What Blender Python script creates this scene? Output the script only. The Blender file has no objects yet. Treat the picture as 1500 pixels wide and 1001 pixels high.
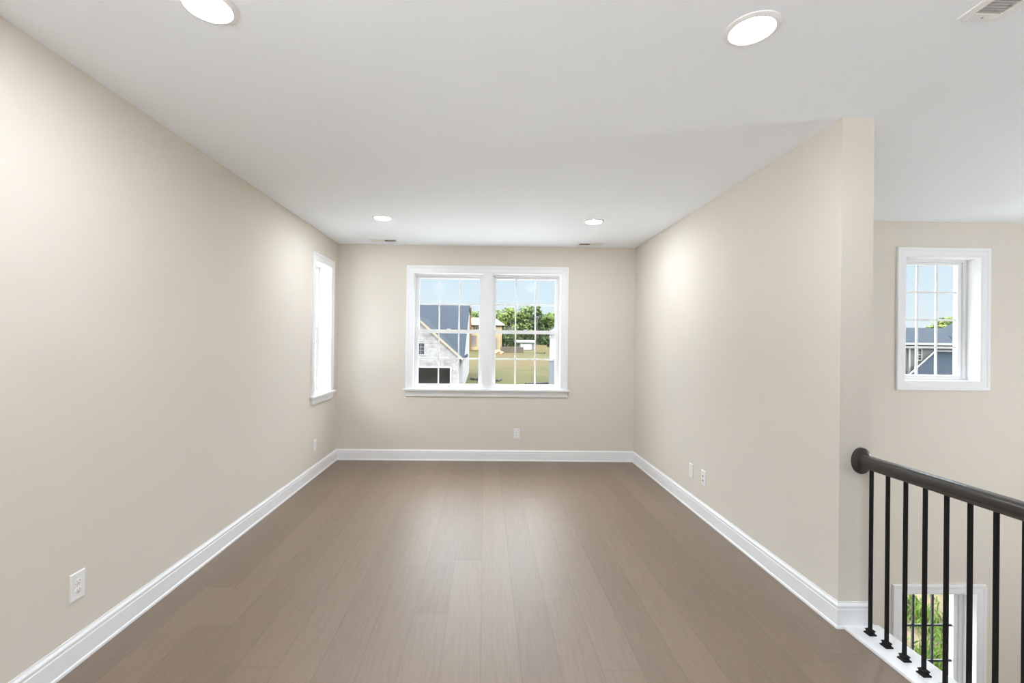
import bpy, bmesh, math, random
from mathutils import Vector, Matrix

S = bpy.context.scene
COL = S.collection

# ------------------------------------------------------------------ camera
CAM_H = 1.5085
cam_data = bpy.data.cameras.new('camera')
cam = bpy.data.objects.new('camera', cam_data)
COL.objects.link(cam)
cam_data.sensor_width = 36.0
cam_data.lens = 16.008
cam_data.shift_x = 28.83 / 1500
cam_data.clip_start = 0.05
cam_data.clip_end = 2000
R_ = Vector((0.99981157, -0.01572441, 0.01138251))
U_ = Vector((-0.01141786, -0.00215987, 0.99993248))
F_ = Vector((0.01569877, 0.99987403, 0.00233901))
M3 = Matrix((R_, U_, -F_)).transposed()
cam.matrix_world = Matrix.Translation((0, 0, CAM_H)) @ M3.to_4x4()
S.camera = cam

# ------------------------------------------------------------------ exposure, sky, sun
S.view_settings.view_transform = 'Standard'
S.view_settings.look = 'None'
S.view_settings.exposure = 1.44
S.view_settings.gamma = 1.0
S.view_settings.use_curve_mapping = False
S.cycles.diffuse_bounces = 12
S.cycles.max_bounces = 16
S.cycles.transparent_max_bounces = 24
S.cycles.caustics_reflective = False
S.cycles.caustics_refractive = False

LAMP = 109.0
FILL_GLOBE = 9.0  # glow of the unseen globe added as fill

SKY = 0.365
SKY_FILL = 5.8  # upper sky, raised out of view to brighten jambs and room
SUN = 1.5

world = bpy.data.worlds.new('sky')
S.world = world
world.use_nodes = True
wn = world.node_tree.nodes
wl = world.node_tree.links
wn.clear()
wo = wn.new('ShaderNodeOutputWorld')
wb = wn.new('ShaderNodeBackground')
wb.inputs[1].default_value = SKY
wtc = wn.new('ShaderNodeTexCoord')
wsx = wn.new('ShaderNodeSeparateXYZ')
wr = wn.new('ShaderNodeValToRGB')
wr.color_ramp.elements[0].position = 0.0
wr.color_ramp.elements[0].color = (0.90, 0.96, 1.0, 1)
wr.color_ramp.elements[1].position = 0.6
wr.color_ramp.elements[1].color = (0.96, 0.97, 1.0, 1)
e = wr.color_ramp.elements.new(0.07)
e.color = (0.80, 0.915, 1.0, 1)
e = wr.color_ramp.elements.new(0.2)
e.color = (0.68, 0.85, 1.0, 1)
wnz = wn.new('ShaderNodeTexNoise')
wnz.inputs['Scale'].default_value = 2.2
wnz.inputs['Detail'].default_value = 5
wmp = wn.new('ShaderNodeMapping')
wmp.inputs['Scale'].default_value = (1, 1, 3.5)
wcr = wn.new('ShaderNodeValToRGB')
wcr.color_ramp.elements[0].position = 0.52
wcr.color_ramp.elements[0].color = (0, 0, 0, 1)
wcr.color_ramp.elements[1].position = 0.8
wcr.color_ramp.elements[1].color = (0.6, 0.6, 0.6, 1)
wmx = wn.new('ShaderNodeMixRGB')
wmx.inputs[2].default_value = (0.96, 0.98, 1.0, 1)
wl.new(wtc.outputs['Generated'], wsx.inputs[0])
wl.new(wsx.outputs['Z'], wr.inputs[0])
wl.new(wtc.outputs['Generated'], wmp.inputs[0])
wl.new(wmp.outputs[0], wnz.inputs['Vector'])
wl.new(wnz.outputs[0], wcr.inputs[0])
wl.new(wcr.outputs[0], wmx.inputs[0])
wl.new(wr.outputs[0], wmx.inputs[1])
wst = wn.new('ShaderNodeMapRange')          # sky above the window view boosted to fill the room
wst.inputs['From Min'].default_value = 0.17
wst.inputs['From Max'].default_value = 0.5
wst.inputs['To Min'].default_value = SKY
wst.inputs['To Max'].default_value = SKY_FILL
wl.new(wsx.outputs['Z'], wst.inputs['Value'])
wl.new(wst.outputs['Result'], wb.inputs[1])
wl.new(wmx.outputs[0], wb.inputs[0])
wl.new(wb.outputs[0], wo.inputs[0])

sun_d = bpy.data.lights.new('sun', 'SUN')
sun_d.energy = SUN
sun_d.angle = 0.03
sun_d.color = (1.0, 0.95, 0.87)
sun = bpy.data.objects.new('sun', sun_d)
COL.objects.link(sun)
sun.location = (15, -40, 40)
sun.rotation_euler = Vector((-0.30, 0.78, -0.62)).to_track_quat('-Z', 'Y').to_euler()

# ------------------------------------------------------------------ helpers
random.seed(7)

def new_mat(name):
    m = bpy.data.materials.new(name)
    m.use_nodes = True
    nt = m.node_tree
    b = nt.nodes['Principled BSDF']
    return m, nt, b

def L(nt, a, b):
    nt.links.new(a, b)

def simple(name, col, rough=0.5, var=0.04, scale=8.0, bump=0.0, bscale=60.0, metal=0.0, spec=0.5):
    m, nt, b = new_mat(name)
    b.inputs['Roughness'].default_value = rough
    b.inputs['Metallic'].default_value = metal
    b.inputs['Specular IOR Level'].default_value = spec
    tc = nt.nodes.new('ShaderNodeTexCoord')
    nz = nt.nodes.new('ShaderNodeTexNoise')
    nz.inputs['Scale'].default_value = scale
    nz.inputs['Detail'].default_value = 4
    L(nt, tc.outputs['Object'], nz.inputs['Vector'])
    mx = nt.nodes.new('ShaderNodeMixRGB')
    mx.inputs[1].default_value = (*[c * (1 - var) for c in col], 1)
    mx.inputs[2].default_value = (*[min(1, c * (1 + var)) for c in col], 1)
    L(nt, nz.outputs[0], mx.inputs[0])
    L(nt, mx.outputs[0], b.inputs['Base Color'])
    if bump > 0:
        n2 = nt.nodes.new('ShaderNodeTexNoise')
        n2.inputs['Scale'].default_value = bscale
        n2.inputs['Detail'].default_value = 3
        L(nt, tc.outputs['Object'], n2.inputs['Vector'])
        bp = nt.nodes.new('ShaderNodeBump')
        bp.inputs['Strength'].default_value = bump
        bp.inputs['Distance'].default_value = 0.002
        L(nt, n2.outputs[0], bp.inputs['Height'])
        L(nt, bp.outputs[0], b.inputs['Normal'])
    return m

def math_node(nt, op, a, b=None, c=None):
    n = nt.nodes.new('ShaderNodeMath')
    n.operation = op
    for i, v in enumerate((a, b, c)):
        if v is None:
            continue
        if isinstance(v, (int, float)):
            n.inputs[i].default_value = v
        else:
            L(nt, v, n.inputs[i])
    return n.outputs[0]

def floor_mat(name):
    m, nt, b = new_mat(name)
    tc = nt.nodes.new('ShaderNodeTexCoord')
    sx = nt.nodes.new('ShaderNodeSeparateXYZ')
    L(nt, tc.outputs['Object'], sx.inputs[0])
    PW, PL = 0.187, 1.75
    u = math_node(nt, 'DIVIDE', math_node(nt, 'ADD', sx.outputs['X'], 0.005), PW)
    row = math_node(nt, 'FLOOR', u)
    wn1 = nt.nodes.new('ShaderNodeTexWhiteNoise')
    wn1.noise_dimensions = '1D'
    L(nt, row, wn1.inputs['W'])
    v = math_node(nt, 'ADD', math_node(nt, 'DIVIDE', sx.outputs['Y'], PL), math_node(nt, 'MULTIPLY', wn1.outputs['Value'], 7.31))
    idx = math_node(nt, 'FLOOR', v)
    cb = nt.nodes.new('ShaderNodeCombineXYZ')
    L(nt, row, cb.inputs[0])
    L(nt, idx, cb.inputs[1])
    wn2 = nt.nodes.new('ShaderNodeTexWhiteNoise')
    wn2.noise_dimensions = '3D'
    L(nt, cb.outputs[0], wn2.inputs['Vector'])
    tone = nt.nodes.new('ShaderNodeValToRGB')
    cr = tone.color_ramp
    cr.elements[0].position = 0.0
    cr.elements[0].color = (0.192, 0.140, 0.102, 1)
    cr.elements[1].position = 1.0
    cr.elements[1].color = (0.227, 0.168, 0.124, 1)
    e = cr.elements.new(0.5)
    e.color = (0.208, 0.152, 0.112, 1)
    L(nt, wn2.outputs['Value'], tone.inputs[0])
    # grain: noise stretched along the plank, shifted plank by plank
    off = nt.nodes.new('ShaderNodeVectorMath')
    off.operation = 'MULTIPLY_ADD'
    L(nt, wn2.outputs['Color'], off.inputs[0])
    off.inputs[1].default_value = (9, 9, 9)
    L(nt, tc.outputs['Object'], off.inputs[2])
    mp = nt.nodes.new('ShaderNodeMapping')
    mp.inputs['Scale'].default_value = (1.0, 0.07, 1.0)
    L(nt, off.outputs[0], mp.inputs[0])
    g = nt.nodes.new('ShaderNodeTexNoise')
    g.inputs['Scale'].default_value = 70
    g.inputs['Detail'].default_value = 6
    g.inputs['Distortion'].default_value = 0.6
    L(nt, mp.outputs[0], g.inputs['Vector'])
    gr = nt.nodes.new('ShaderNodeValToRGB')
    gr.color_ramp.elements[0].position = 0.36
    gr.color_ramp.elements[0].color = (0.93, 0.93, 0.93, 1)
    gr.color_ramp.elements[1].position = 0.56
    gr.color_ramp.elements[1].color = (1.03, 1.03, 1.03, 1)
    L(nt, g.outputs[0], gr.inputs[0])
    mul = nt.nodes.new('ShaderNodeMixRGB')
    mul.blend_type = 'MULTIPLY'
    mul.inputs[0].default_value = 1.0
    L(nt, tone.outputs[0], mul.inputs[1])
    L(nt, gr.outputs[0], mul.inputs[2])
    # seams
    fu = math_node(nt, 'FRACT', u)
    du = math_node(nt, 'MULTIPLY', math_node(nt, 'MINIMUM', fu, math_node(nt, 'SUBTRACT', 1.0, fu)), PW)
    fv = math_node(nt, 'FRACT', v)
    dv = math_node(nt, 'MULTIPLY', math_node(nt, 'MINIMUM', fv, math_node(nt, 'SUBTRACT', 1.0, fv)), PL)
    d = math_node(nt, 'MINIMUM', du, dv)
    seam = math_node(nt, 'LESS_THAN', d, 0.0016)
    sm = nt.nodes.new('ShaderNodeMixRGB')
    sm.inputs[2].default_value = (0.15, 0.108, 0.077, 1)
    L(nt, math_node(nt, 'MULTIPLY', seam, 0.75), sm.inputs[0])
    L(nt, mul.outputs[0], sm.inputs[1])
    L(nt, sm.outputs[0], b.inputs['Base Color'])
    b.inputs['Roughness'].default_value = 0.44
    b.inputs['Specular IOR Level'].default_value = 0.5
    bp = nt.nodes.new('ShaderNodeBump')
    bp.inputs['Strength'].default_value = 0.12
    bp.inputs['Distance'].default_value = 0.002
    L(nt, g.outputs[0], bp.inputs['Height'])
    L(nt, bp.outputs[0], b.inputs['Normal'])
    return m

def glass_mat(name):
    m = bpy.data.materials.new(name)
    m.use_nodes = True
    nt = m.node_tree
    nt.nodes.clear()
    o = nt.nodes.new('ShaderNodeOutputMaterial')
    t = nt.nodes.new('ShaderNodeBsdfTransparent')
    t.inputs[0].default_value = (0.97, 0.985, 0.98, 1)
    g = nt.nodes.new('ShaderNodeBsdfGlossy')
    g.inputs['Roughness'].default_value = 0.1
    f = nt.nodes.new('ShaderNodeLayerWeight')
    f.inputs[0].default_value = 0.5
    mx = nt.nodes.new('ShaderNodeMixShader')
    L(nt, math_node(nt, 'MULTIPLY_ADD', math_node(nt, 'POWER', f.outputs['Facing'], 5.0), 0.4, 0.006), mx.inputs[0])
    L(nt, t.outputs[0], mx.inputs[1])
    L(nt, g.outputs[0], mx.inputs[2])
    L(nt, mx.outputs[0], o.inputs[0])
    return m

def emit_mat(name, col, strength):
    m = bpy.data.materials.new(name)
    m.use_nodes = True
    nt = m.node_tree
    nt.nodes.clear()
    o = nt.nodes.new('ShaderNodeOutputMaterial')
    em = nt.nodes.new('ShaderNodeEmission')
    em.inputs[0].default_value = (*col, 1)
    em.inputs[1].default_value = strength
    L(nt, em.outputs[0], o.inputs[0])
    return m

def brick_mat(name, c1, c2, mortar, scale=1.0, blotch=None, axis='XZ'):
    m, nt, b = new_mat(name)
    tc = nt.nodes.new('ShaderNodeTexCoord')
    sx = nt.nodes.new('ShaderNodeSeparateXYZ')
    L(nt, tc.outputs['Object'], sx.inputs[0])
    cb = nt.nodes.new('ShaderNodeCombineXYZ')
    L(nt, math_node(nt, 'ADD', sx.outputs['X'], sx.outputs['Y']), cb.inputs[0])
    L(nt, sx.outputs['Z'], cb.inputs[1])
    br = nt.nodes.new('ShaderNodeTexBrick')
    br.inputs['Color1'].default_value = (*c1, 1)
    br.inputs['Color2'].default_value = (*c2, 1)
    br.inputs['Mortar'].default_value = (*mortar, 1)
    br.inputs['Scale'].default_value = scale
    br.inputs['Brick Width'].default_value = 0.6
    br.inputs['Row Height'].default_value = 0.2
    br.inputs['Mortar Size'].default_value = 0.03
    L(nt, cb.outputs[0], br.inputs['Vector'])
    out = br.outputs['Color']
    if blotch:
        nz = nt.nodes.new('ShaderNodeTexNoise')
        nz.inputs['Scale'].default_value = 1.1
        nz.inputs['Detail'].default_value = 8
        nz.inputs['Roughness'].default_value = 0.75
        L(nt, cb.outputs[0], nz.inputs['Vector'])
        r = nt.nodes.new('ShaderNodeValToRGB')
        r.color_ramp.elements[0].position = 0.47
        r.color_ramp.elements[0].color = (0, 0, 0, 1)
        r.color_ramp.elements[1].position = 0.62
        r.color_ramp.elements[1].color = (0.85, 0.85, 0.85, 1)
        L(nt, nz.outputs[0], r.inputs[0])
        mx = nt.nodes.new('ShaderNodeMixRGB')
        mx.inputs[2].default_value = (*blotch, 1)
        L(nt, r.outputs[0], mx.inputs[0])
        L(nt, out, mx.inputs[1])
        out = mx.outputs[0]
    L(nt, out, b.inputs['Base Color'])
    b.inputs['Roughness'].default_value = 0.9
    b.inputs['Specular IOR Level'].default_value = 0.05
    return m

def striped_mat(name, col, dark, period, axis='Z', rough=0.7, frac=0.1):
    """lap siding or shingle courses: a thin darker line every period along one axis"""
    m, nt, b = new_mat(name)
    tc = nt.nodes.new('ShaderNodeTexCoord')
    sx = nt.nodes.new('ShaderNodeSeparateXYZ')
    L(nt, tc.outputs['Object'], sx.inputs[0])
    f = math_node(nt, 'FRACT', math_node(nt, 'DIVIDE', sx.outputs[axis], period))
    ln = math_node(nt, 'LESS_THAN', f, frac)
    nz = nt.nodes.new('ShaderNodeTexNoise')
    nz.inputs['Scale'].default_value = 3.0
    nz.inputs['Detail'].default_value = 8
    nz.inputs['Roughness'].default_value = 0.75
    L(nt, tc.outputs['Object'], nz.inputs['Vector'])
    mx = nt.nodes.new('ShaderNodeMixRGB')
    mx.inputs[1].default_value = (*[c * 0.55 for c in col], 1)
    mx.inputs[2].default_value = (*[min(1, c * 1.45) for c in col], 1)
    L(nt, nz.outputs[0], mx.inputs[0])
    m2 = nt.nodes.new('ShaderNodeMixRGB')
    m2.inputs[2].default_value = (*dark, 1)
    L(nt, ln, m2.inputs[0])
    L(nt, mx.outputs[0], m2.inputs[1])
    L(nt, m2.outputs[0], b.inputs['Base Color'])
    b.inputs['Roughness'].default_value = rough
    b.inputs['Specular IOR Level'].default_value = 0.05
    return m

def ground_mat(name):
    m, nt, b = new_mat(name)
    tc = nt.nodes.new('ShaderNodeTexCoord')
    def noise(scale, detail=6, rough=0.6, sc=(1, 1, 1)):
        mp = nt.nodes.new('ShaderNodeMapping')
        mp.inputs['Scale'].default_value = sc
        L(nt, tc.outputs['Object'], mp.inputs[0])
        n = nt.nodes.new('ShaderNodeTexNoise')
        n.inputs['Scale'].default_value = scale
        n.inputs['Detail'].default_value = detail
        n.inputs['Roughness'].default_value = rough
        L(nt, mp.outputs[0], n.inputs['Vector'])
        return n.outputs[0]
    def ramp(f, a, bb):
        r = nt.nodes.new('ShaderNodeValToRGB')
        r.color_ramp.elements[0].position = a
        r.color_ramp.elements[0].color = (0, 0, 0, 1)
        r.color_ramp.elements[1].position = bb
        r.color_ramp.elements[1].color = (1, 1, 1, 1)
        L(nt, f, r.inputs[0])
        return r.outputs[0]
    def mix(f, a, bcol):
        mx = nt.nodes.new('ShaderNodeMixRGB')
        L(nt, f, mx.inputs[0])
        if isinstance(a, tuple):
            mx.inputs[1].default_value = (*a, 1)
        else:
            L(nt, a, mx.inputs[1])
        mx.inputs[2].default_value = (*bcol, 1)
        return mx.outputs[0]
    c = mix(ramp(noise(0.16, 6, 0.65, (1, 1.6, 1)), 0.42, 0.58), (0.0212, 0.0229, 0.0042), (0.0320, 0.0285, 0.0076))
    c = mix(ramp(noise(0.055, 5, 0.6, (1, 1.8, 1)), 0.50, 0.60), c, (0.0383, 0.0242, 0.0082))
    c = mix(ramp(noise(0.5, 7, 0.75), 0.53, 0.68), c, (0.0130, 0.0173, 0.0027))
    L(nt, c, b.inputs['Base Color'])
    b.inputs['Roughness'].default_value = 0.95
    b.inputs['Specular IOR Level'].default_value = 0.1
    return m

class MB:
    """a bmesh that collects shapes and is linked as one mesh object"""
    def __init__(self):
        self.bm = bmesh.new()

    def box(self, x0, x1, y0, y1, z0, z1, bev=0.0):
        t = bmesh.new()
        vs = [t.verts.new((x, y, z)) for x in (x0, x1) for y in (y0, y1) for z in (z0, z1)]
        for f in ((0, 1, 3, 2), (4, 6, 7, 5), (0, 4, 5, 1), (2, 3, 7, 6), (0, 2, 6, 4), (1, 5, 7, 3)):
            t.faces.new([vs[i] for i in f])
        bmesh.ops.recalc_face_normals(t, faces=t.faces)
        if bev > 0:
            bmesh.ops.bevel(t, geom=list(t.edges), offset=bev, segments=2, profile=0.7, affect='EDGES')
        self.merge(t)
        return self

    def merge(self, t, mat=None):
        if mat is not None:
            bmesh.ops.transform(t, matrix=mat, verts=t.verts)
        me = bpy.data.meshes.new('tmp')
        t.to_mesh(me)
        t.free()
        self.bm.from_mesh(me)
        bpy.data.meshes.remove(me)

    def poly_prism(self, pts, vec):
        """pts: closed 3D polygon; extruded by vec"""
        t = bmesh.new()
        a = [t.verts.new(p) for p in pts]
        b = [t.verts.new(Vector(p) + Vector(vec)) for p in pts]
        t.faces.new(a)
        t.faces.new(b[::-1])
        n = len(pts)
        for i in range(n):
            t.faces.new((a[i], a[(i + 1) % n], b[(i + 1) % n], b[i]))
        bmesh.ops.recalc_face_normals(t, faces=t.faces)
        self.merge(t)
        return self

    def sweep(self, rings, closed=False, caps=True):
        """rings: list of lists of 3D points with the same count; profile rings are closed loops"""
        t = bmesh.new()
        vr = [[t.verts.new(p) for p in r] for r in rings]
        n = len(rings[0])
        m = len(rings)
        for i in range(m if closed else m - 1):
            a, b = vr[i], vr[(i + 1) % m]
            for j in range(n):
                t.faces.new((a[j], a[(j + 1) % n], b[(j + 1) % n], b[j]))
        if caps and not closed:
            t.faces.new(vr[0][::-1])
            t.faces.new(vr[-1])
        bmesh.ops.recalc_face_normals(t, faces=t.faces)
        self.merge(t)
        return self

    def lathe(self, prof, seg=48, mat=None, sx=1.0, sy=1.0):
        """prof: (radius, z) pairs, turned round z"""
        t = bmesh.new()
        rows = []
        for r, z in prof:
            if r < 1e-6:
                rows.append([t.verts.new((0, 0, z))])
            else:
                rows.append([t.verts.new((r * sx * math.cos(2 * math.pi * k / seg), r * sy * math.sin(2 * math.pi * k / seg), z)) for k in range(seg)])
        for a, b in zip(rows, rows[1:]):
            for k in range(seg):
                k2 = (k + 1) % seg
                if len(a) == 1 and len(b) == 1:
                    continue
                if len(a) == 1:
                    t.faces.new((a[0], b[k2], b[k]))
                elif len(b) == 1:
                    t.faces.new((a[k], a[k2], b[0]))
                else:
                    t.faces.new((a[k], a[k2], b[k2], b[k]))
        bmesh.ops.recalc_face_normals(t, faces=t.faces)
        self.merge(t, mat)
        return self

    def tube(self, pts, r, seg=8):
        rings = []
        for i, p in enumerate(pts):
            p = Vector(p)
            d = (Vector(pts[min(i + 1, len(pts) - 1)]) - Vector(pts[max(i - 1, 0)])).normalized()
            a = d.orthogonal().normalized() if abs(d.z) > 0.95 else Vector((0, 0, 1)).cross(d).normalized()
            b = d.cross(a)
            rr = r[i] if isinstance(r, (list, tuple)) else r
            rings.append([p + rr * (a * math.cos(2 * math.pi * k / seg) + b * math.sin(2 * math.pi * k / seg)) for k in range(seg)])
        return self.sweep(rings)

    def build(self, name, mat, parent=None, smooth=False):
        me = bpy.data.meshes.new(name)
        self.bm.to_mesh(me)
        self.bm.free()
        if smooth:
            for p in me.polygons:
                p.use_smooth = True
            try:
                me.set_sharp_from_angle(angle=math.radians(35))
            except Exception:
                pass
        o = bpy.data.objects.new(name, me)
        me.materials.append(mat)
        COL.objects.link(o)
        if parent is not None:
            o.parent = parent
        return o

def struct(o):
    o['kind'] = 'structure'
    return o

def tag(o, label, cat, group=None, kind=None):
    o['label'] = label
    o['category'] = cat
    if group:
        o['group'] = group
    if kind:
        o['kind'] = kind
    return o

def empty(name, loc=(0, 0, 0), rz=0.0):
    o = bpy.data.objects.new(name, None)
    COL.objects.link(o)
    o.location = loc
    o.rotation_euler = (0, 0, rz)
    o.empty_display_size = 0.1
    return o

def copy_tree(o, parent=None):
    c = o.copy()
    COL.objects.link(c)
    c.parent = parent
    for ch in list(o.children):
        copy_tree(ch, c)
    return c

# ------------------------------------------------------------------ materials
M = {}
M['wall'] = simple('wall_paint', (0.69, 0.645, 0.578), 0.75, 0.012, 1.5, 0.10, 220, spec=0.25)
M['ceiling'] = simple('ceiling_paint', (0.885, 0.925, 0.975), 0.85, 0.008, 2, 0.08, 180, spec=0.2)
M['trim'] = simple('trim_paint', (0.82, 0.83, 0.845), 0.35, 0.01, 4, spec=0.4)
M['vinyl'] = simple('window_vinyl', (0.78, 0.785, 0.79), 0.4, 0.01, 4)
M['floor'] = floor_mat('oak_planks')
M['glass'] = glass_mat('window_glass')
M['lens'] = emit_mat('lit_lens', (0.95, 1.0, 1.06), LAMP)
M['fill_globe'] = emit_mat('fill_globe_glow', (0.95, 1.0, 1.06), FILL_GLOBE)
M['fixture'] = simple('fixture_white', (0.84, 0.84, 0.84), 0.45, 0.01, 5)
M['vent'] = simple('vent_enamel', (0.86, 0.86, 0.86), 0.45, 0.01, 5)
M['dark'] = simple('dark_duct', (0.06, 0.06, 0.062), 0.8, 0.1, 5)
M['duct'] = simple('grey_duct', (0.6, 0.6, 0.6), 0.7, 0.05, 5)
M['plate'] = simple('plate_plastic', (0.82, 0.82, 0.81), 0.35, 0.01, 5)
M['slot'] = simple('slot_dark', (0.12, 0.12, 0.11), 0.6, 0.1, 5)
M['screw'] = simple('screw_steel', (0.45, 0.45, 0.44), 0.35, 0.1, 30, metal=0.8)
M['iron'] = simple('black_iron', (0.006, 0.006, 0.006), 0.55, 0.15, 20, spec=0.22)
M['rail'] = simple('stained_rail', (0.042, 0.036, 0.031), 0.42, 0.12, 30, spec=0.35)
M['rail'].node_tree.nodes['Principled BSDF'].inputs['Coat Weight'].default_value = 0.35
M['rail'].node_tree.nodes['Principled BSDF'].inputs['Coat Roughness'].default_value = 0.12
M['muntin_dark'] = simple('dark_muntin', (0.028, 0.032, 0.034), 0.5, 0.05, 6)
M['extwall'] = simple('outer_sheathing', (0.55, 0.55, 0.55), 0.8, 0.05, 3)
M['ground'] = ground_mat('field')

# ------------------------------------------------------------------ the room
XL, XR, YB = -1.873, 1.911, 5.808
YS, XS = 2.419, 2.085            # front end and stair side of the right wall
YT = 4.384                       # outer wall of the stairwell
H = 2.74
YR, XH = -3.6, 6.8               # rear wall behind the camera, far side of the hall
ZL = -3.05                       # lower floor
TW = 0.27                        # outer wall thickness

def wall(name, p, u, n, length, z0, z1, t, holes=(), mat=None):
    """p: start of the inner face, u: direction along it, n: outward normal"""
    us = sorted({0.0, length, *[h[0] for h in holes], *[h[1] for h in holes]})
    zs = sorted({z0, z1, *[h[2] for h in holes], *[h[3] for h in holes]})
    b = bmesh.new()
    cache = {}
    def V(a, z, s):
        k = (round(a, 5), round(z, 5), s)
        if k not in cache:
            cache[k] = b.verts.new((p[0] + u[0] * a + n[0] * t * s, p[1] + u[1] * a + n[1] * t * s, z))
        return cache[k]
    def solid(i, j):
        if i < 0 or j < 0 or i >= len(us) - 1 or j >= len(zs) - 1:
            return False
        cu, cz = (us[i] + us[i + 1]) / 2, (zs[j] + zs[j + 1]) / 2
        return not any(h[0] < cu < h[1] and h[2] < cz < h[3] for h in holes)
    for i in range(len(us) - 1):
        for j in range(len(zs) - 1):
            if not solid(i, j):
                continue
            a0, a1, c0, c1 = us[i], us[i + 1], zs[j], zs[j + 1]
            for s in (0, 1):
                b.faces.new((V(a0, c0, s), V(a1, c0, s), V(a1, c1, s), V(a0, c1, s)))
            for di, dj, q in ((-1, 0, (a0, c0, a0, c1)), (1, 0, (a1, c0, a1, c1)), (0, -1, (a0, c0, a1, c0)), (0, 1, (a0, c1, a1, c1))):
                if not solid(i + di, j + dj):
                    b.faces.new((V(q[0], q[1], 0), V(q[2], q[3], 0), V(q[2], q[3], 1), V(q[0], q[1], 1)))
    bmesh.ops.recalc_face_normals(b, faces=b.faces)
    mb = MB()
    mb.bm.free()
    mb.bm = b
    return struct(mb.build(name, mat or M['wall']))

JT = 0.018                       # jamb liner thickness
def grow(h):
    return (h[0] - JT, h[1] + JT, h[2] - JT, h[3] + JT)

# openings (inside of the casing), as spans along the wall and heights
W1 = (-0.911, 0.961, 0.915, 2.385)     # double window, back wall, in x
W2 = (5.018, 5.530, 0.905, 2.390)      # left wall, in y
W3 = (4.097, 4.838, 1.184, 2.392)      # stairwell, upper, in x
W4 = (4.085, 4.826, -2.420, -0.896)    # stairwell, lower, in x
W5 = (-1.90, 0.55, 0.905, 2.390)       # added unseen for light, left wall behind the camera, in y
W6 = (-1.75, 1.75, 0.60, 2.390)        # added unseen for light, rear wall, in -x

g = grow(W1)
wall('wall_back', (XL, YB), (1, 0), (0, 1), XR - XL, -0.3, H, TW, [(g[0] - XL, g[1] - XL, g[2], g[3])])
g = grow(W2)
g5, g6 = grow(W5), grow(W6)
wall('wall_left', (XL, YR), (0, 1), (-1, 0), YB + TW - YR, -0.3, H, TW, [(g[0] - YR, g[1] - YR, g[2], g[3]), (g5[0] - YR, g5[1] - YR, g5[2], g5[3])])
mb = MB().box(XR, XS, YS, YB + TW, 0.0, H)
struct(mb.build('wall_right', M['wall']))
g3, g4 = grow(W3), grow(W4)
wall('wall_stairwell', (XS, YT), (1, 0), (0, 1), XH - XS + TW, ZL, H, TW,
     [(g3[0] - XS, g3[1] - XS, g3[2], g3[3]), (g4[0] - XS, g4[1] - XS, g4[2], g4[3])])
wall('wall_hall', (XH, YR), (0, 1), (1, 0), YT - YR, ZL, H, TW)
wall('wall_rear', (XL, YR), (1, 0), (0, -1), XH - XL + TW, -0.3, H, TW, [(-g6[1] - XL, -g6[0] - XL, g6[2], g6[3])])
struct(MB().box(1.93, 2.115, 0.3, YT, ZL, -0.3).build('wall_lower_left', M['wall']))
struct(MB().box(2.115, XH, 0.2, 0.3, ZL, -0.3).build('wall_lower_front', M['wall']))
mb = MB()
mb.box(XL, 2.115, YR, YB, -0.3, 0.0)
mb.box(2.115, XH, YR, 0.3, -0.3, 0.0)
struct(mb.build('floor', M['floor']))
struct(MB().box(2.115, XH, 0.3, YT, ZL - 0.2, ZL).build('floor_lower', M['floor']))
mb = MB()
mb.box(XL - TW, XS, YR - TW, YB + TW, H, H + 0.2)
mb.box(XS, XH + TW, YR - TW, YT + TW, H, H + 0.2)
struct(mb.build('ceiling', M['ceiling']))

# unseen eaves added to block high sky light at the windows
mb = MB()
mb.box(XL - TW - 0.9, XL - TW, 3.0, YB + TW + 0.5, H + 0.05, H + 0.2)
mb.box(XL - TW, XS, YB + TW, YB + TW + 0.5, H + 0.05, H + 0.2)
mb.box(XS, XH + TW, YT + TW, YT + TW + 0.5, H + 0.05, H + 0.2)
struct(mb.build('shade_eaves', M['trim']))

# baseboards: one moulded profile (distance from wall, height) swept with mitres
BB = [(0.0, 0.0), (0.018, 0.0), (0.018, 0.008), (0.0165, 0.0135), (0.0125, 0.0175), (0.0125, 0.100), (0.0105, 0.1035),
      (0.0105, 0.112), (0.0125, 0.1155), (0.0115, 0.1215), (0.0075, 0.128), (0.0045, 0.132), (0.0035, 0.139), (0.0, 0.139)]

def baseboard(name, a, b, n, ma, mb_):
    """a to b along the wall, n: into the room; ma, mb_: mitre slope along a-b per unit depth at each end"""
    a, b, n = Vector((*a, 0)), Vector((*b, 0)), Vector((*n, 0))
    d = (b - a).normalized()
    rings = [[a + n * q + d * (q * ma) + Vector((0, 0, z)) for q, z in BB], [b + n * q + d * (q * mb_) + Vector((0, 0, z)) for q, z in BB]]
    return struct(MB().sweep(rings).build(name, M['trim']))

baseboard('baseboard_left', (XL, YR), (XL, YB), (1, 0), 1, -1)
baseboard('baseboard_back', (XL, YB), (XR, YB), (0, -1), 1, -1)
baseboard('baseboard_right', (XR, YB), (XR, YS), (-1, 0), 1, 1)
baseboard('baseboard_end', (XR, YS), (XS, YS), (0, -1), -1, 0)
# white landing trim under the railing
struct(MB().box(1.932, 2.130, 0.3, YS - 0.001, -0.002, 0.014, 0.004).build('trim_1', M['trim']))
struct(MB().box(2.115, 2.131, 0.3, YT, -0.32, 0.0, 0.003).build('trim_2', M['trim']))

# ------------------------------------------------------------------ windows
CAS = [(0.0, 0.0), (0.0, 0.011), (0.004, 0.014), (0.012, 0.0145), (0.016, 0.0165), (0.058, 0.0175), (0.062, 0.0215),
       (0.070, 0.0225), (0.086, 0.0235), (0.090, 0.0205), (0.090, 0.0)]

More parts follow.
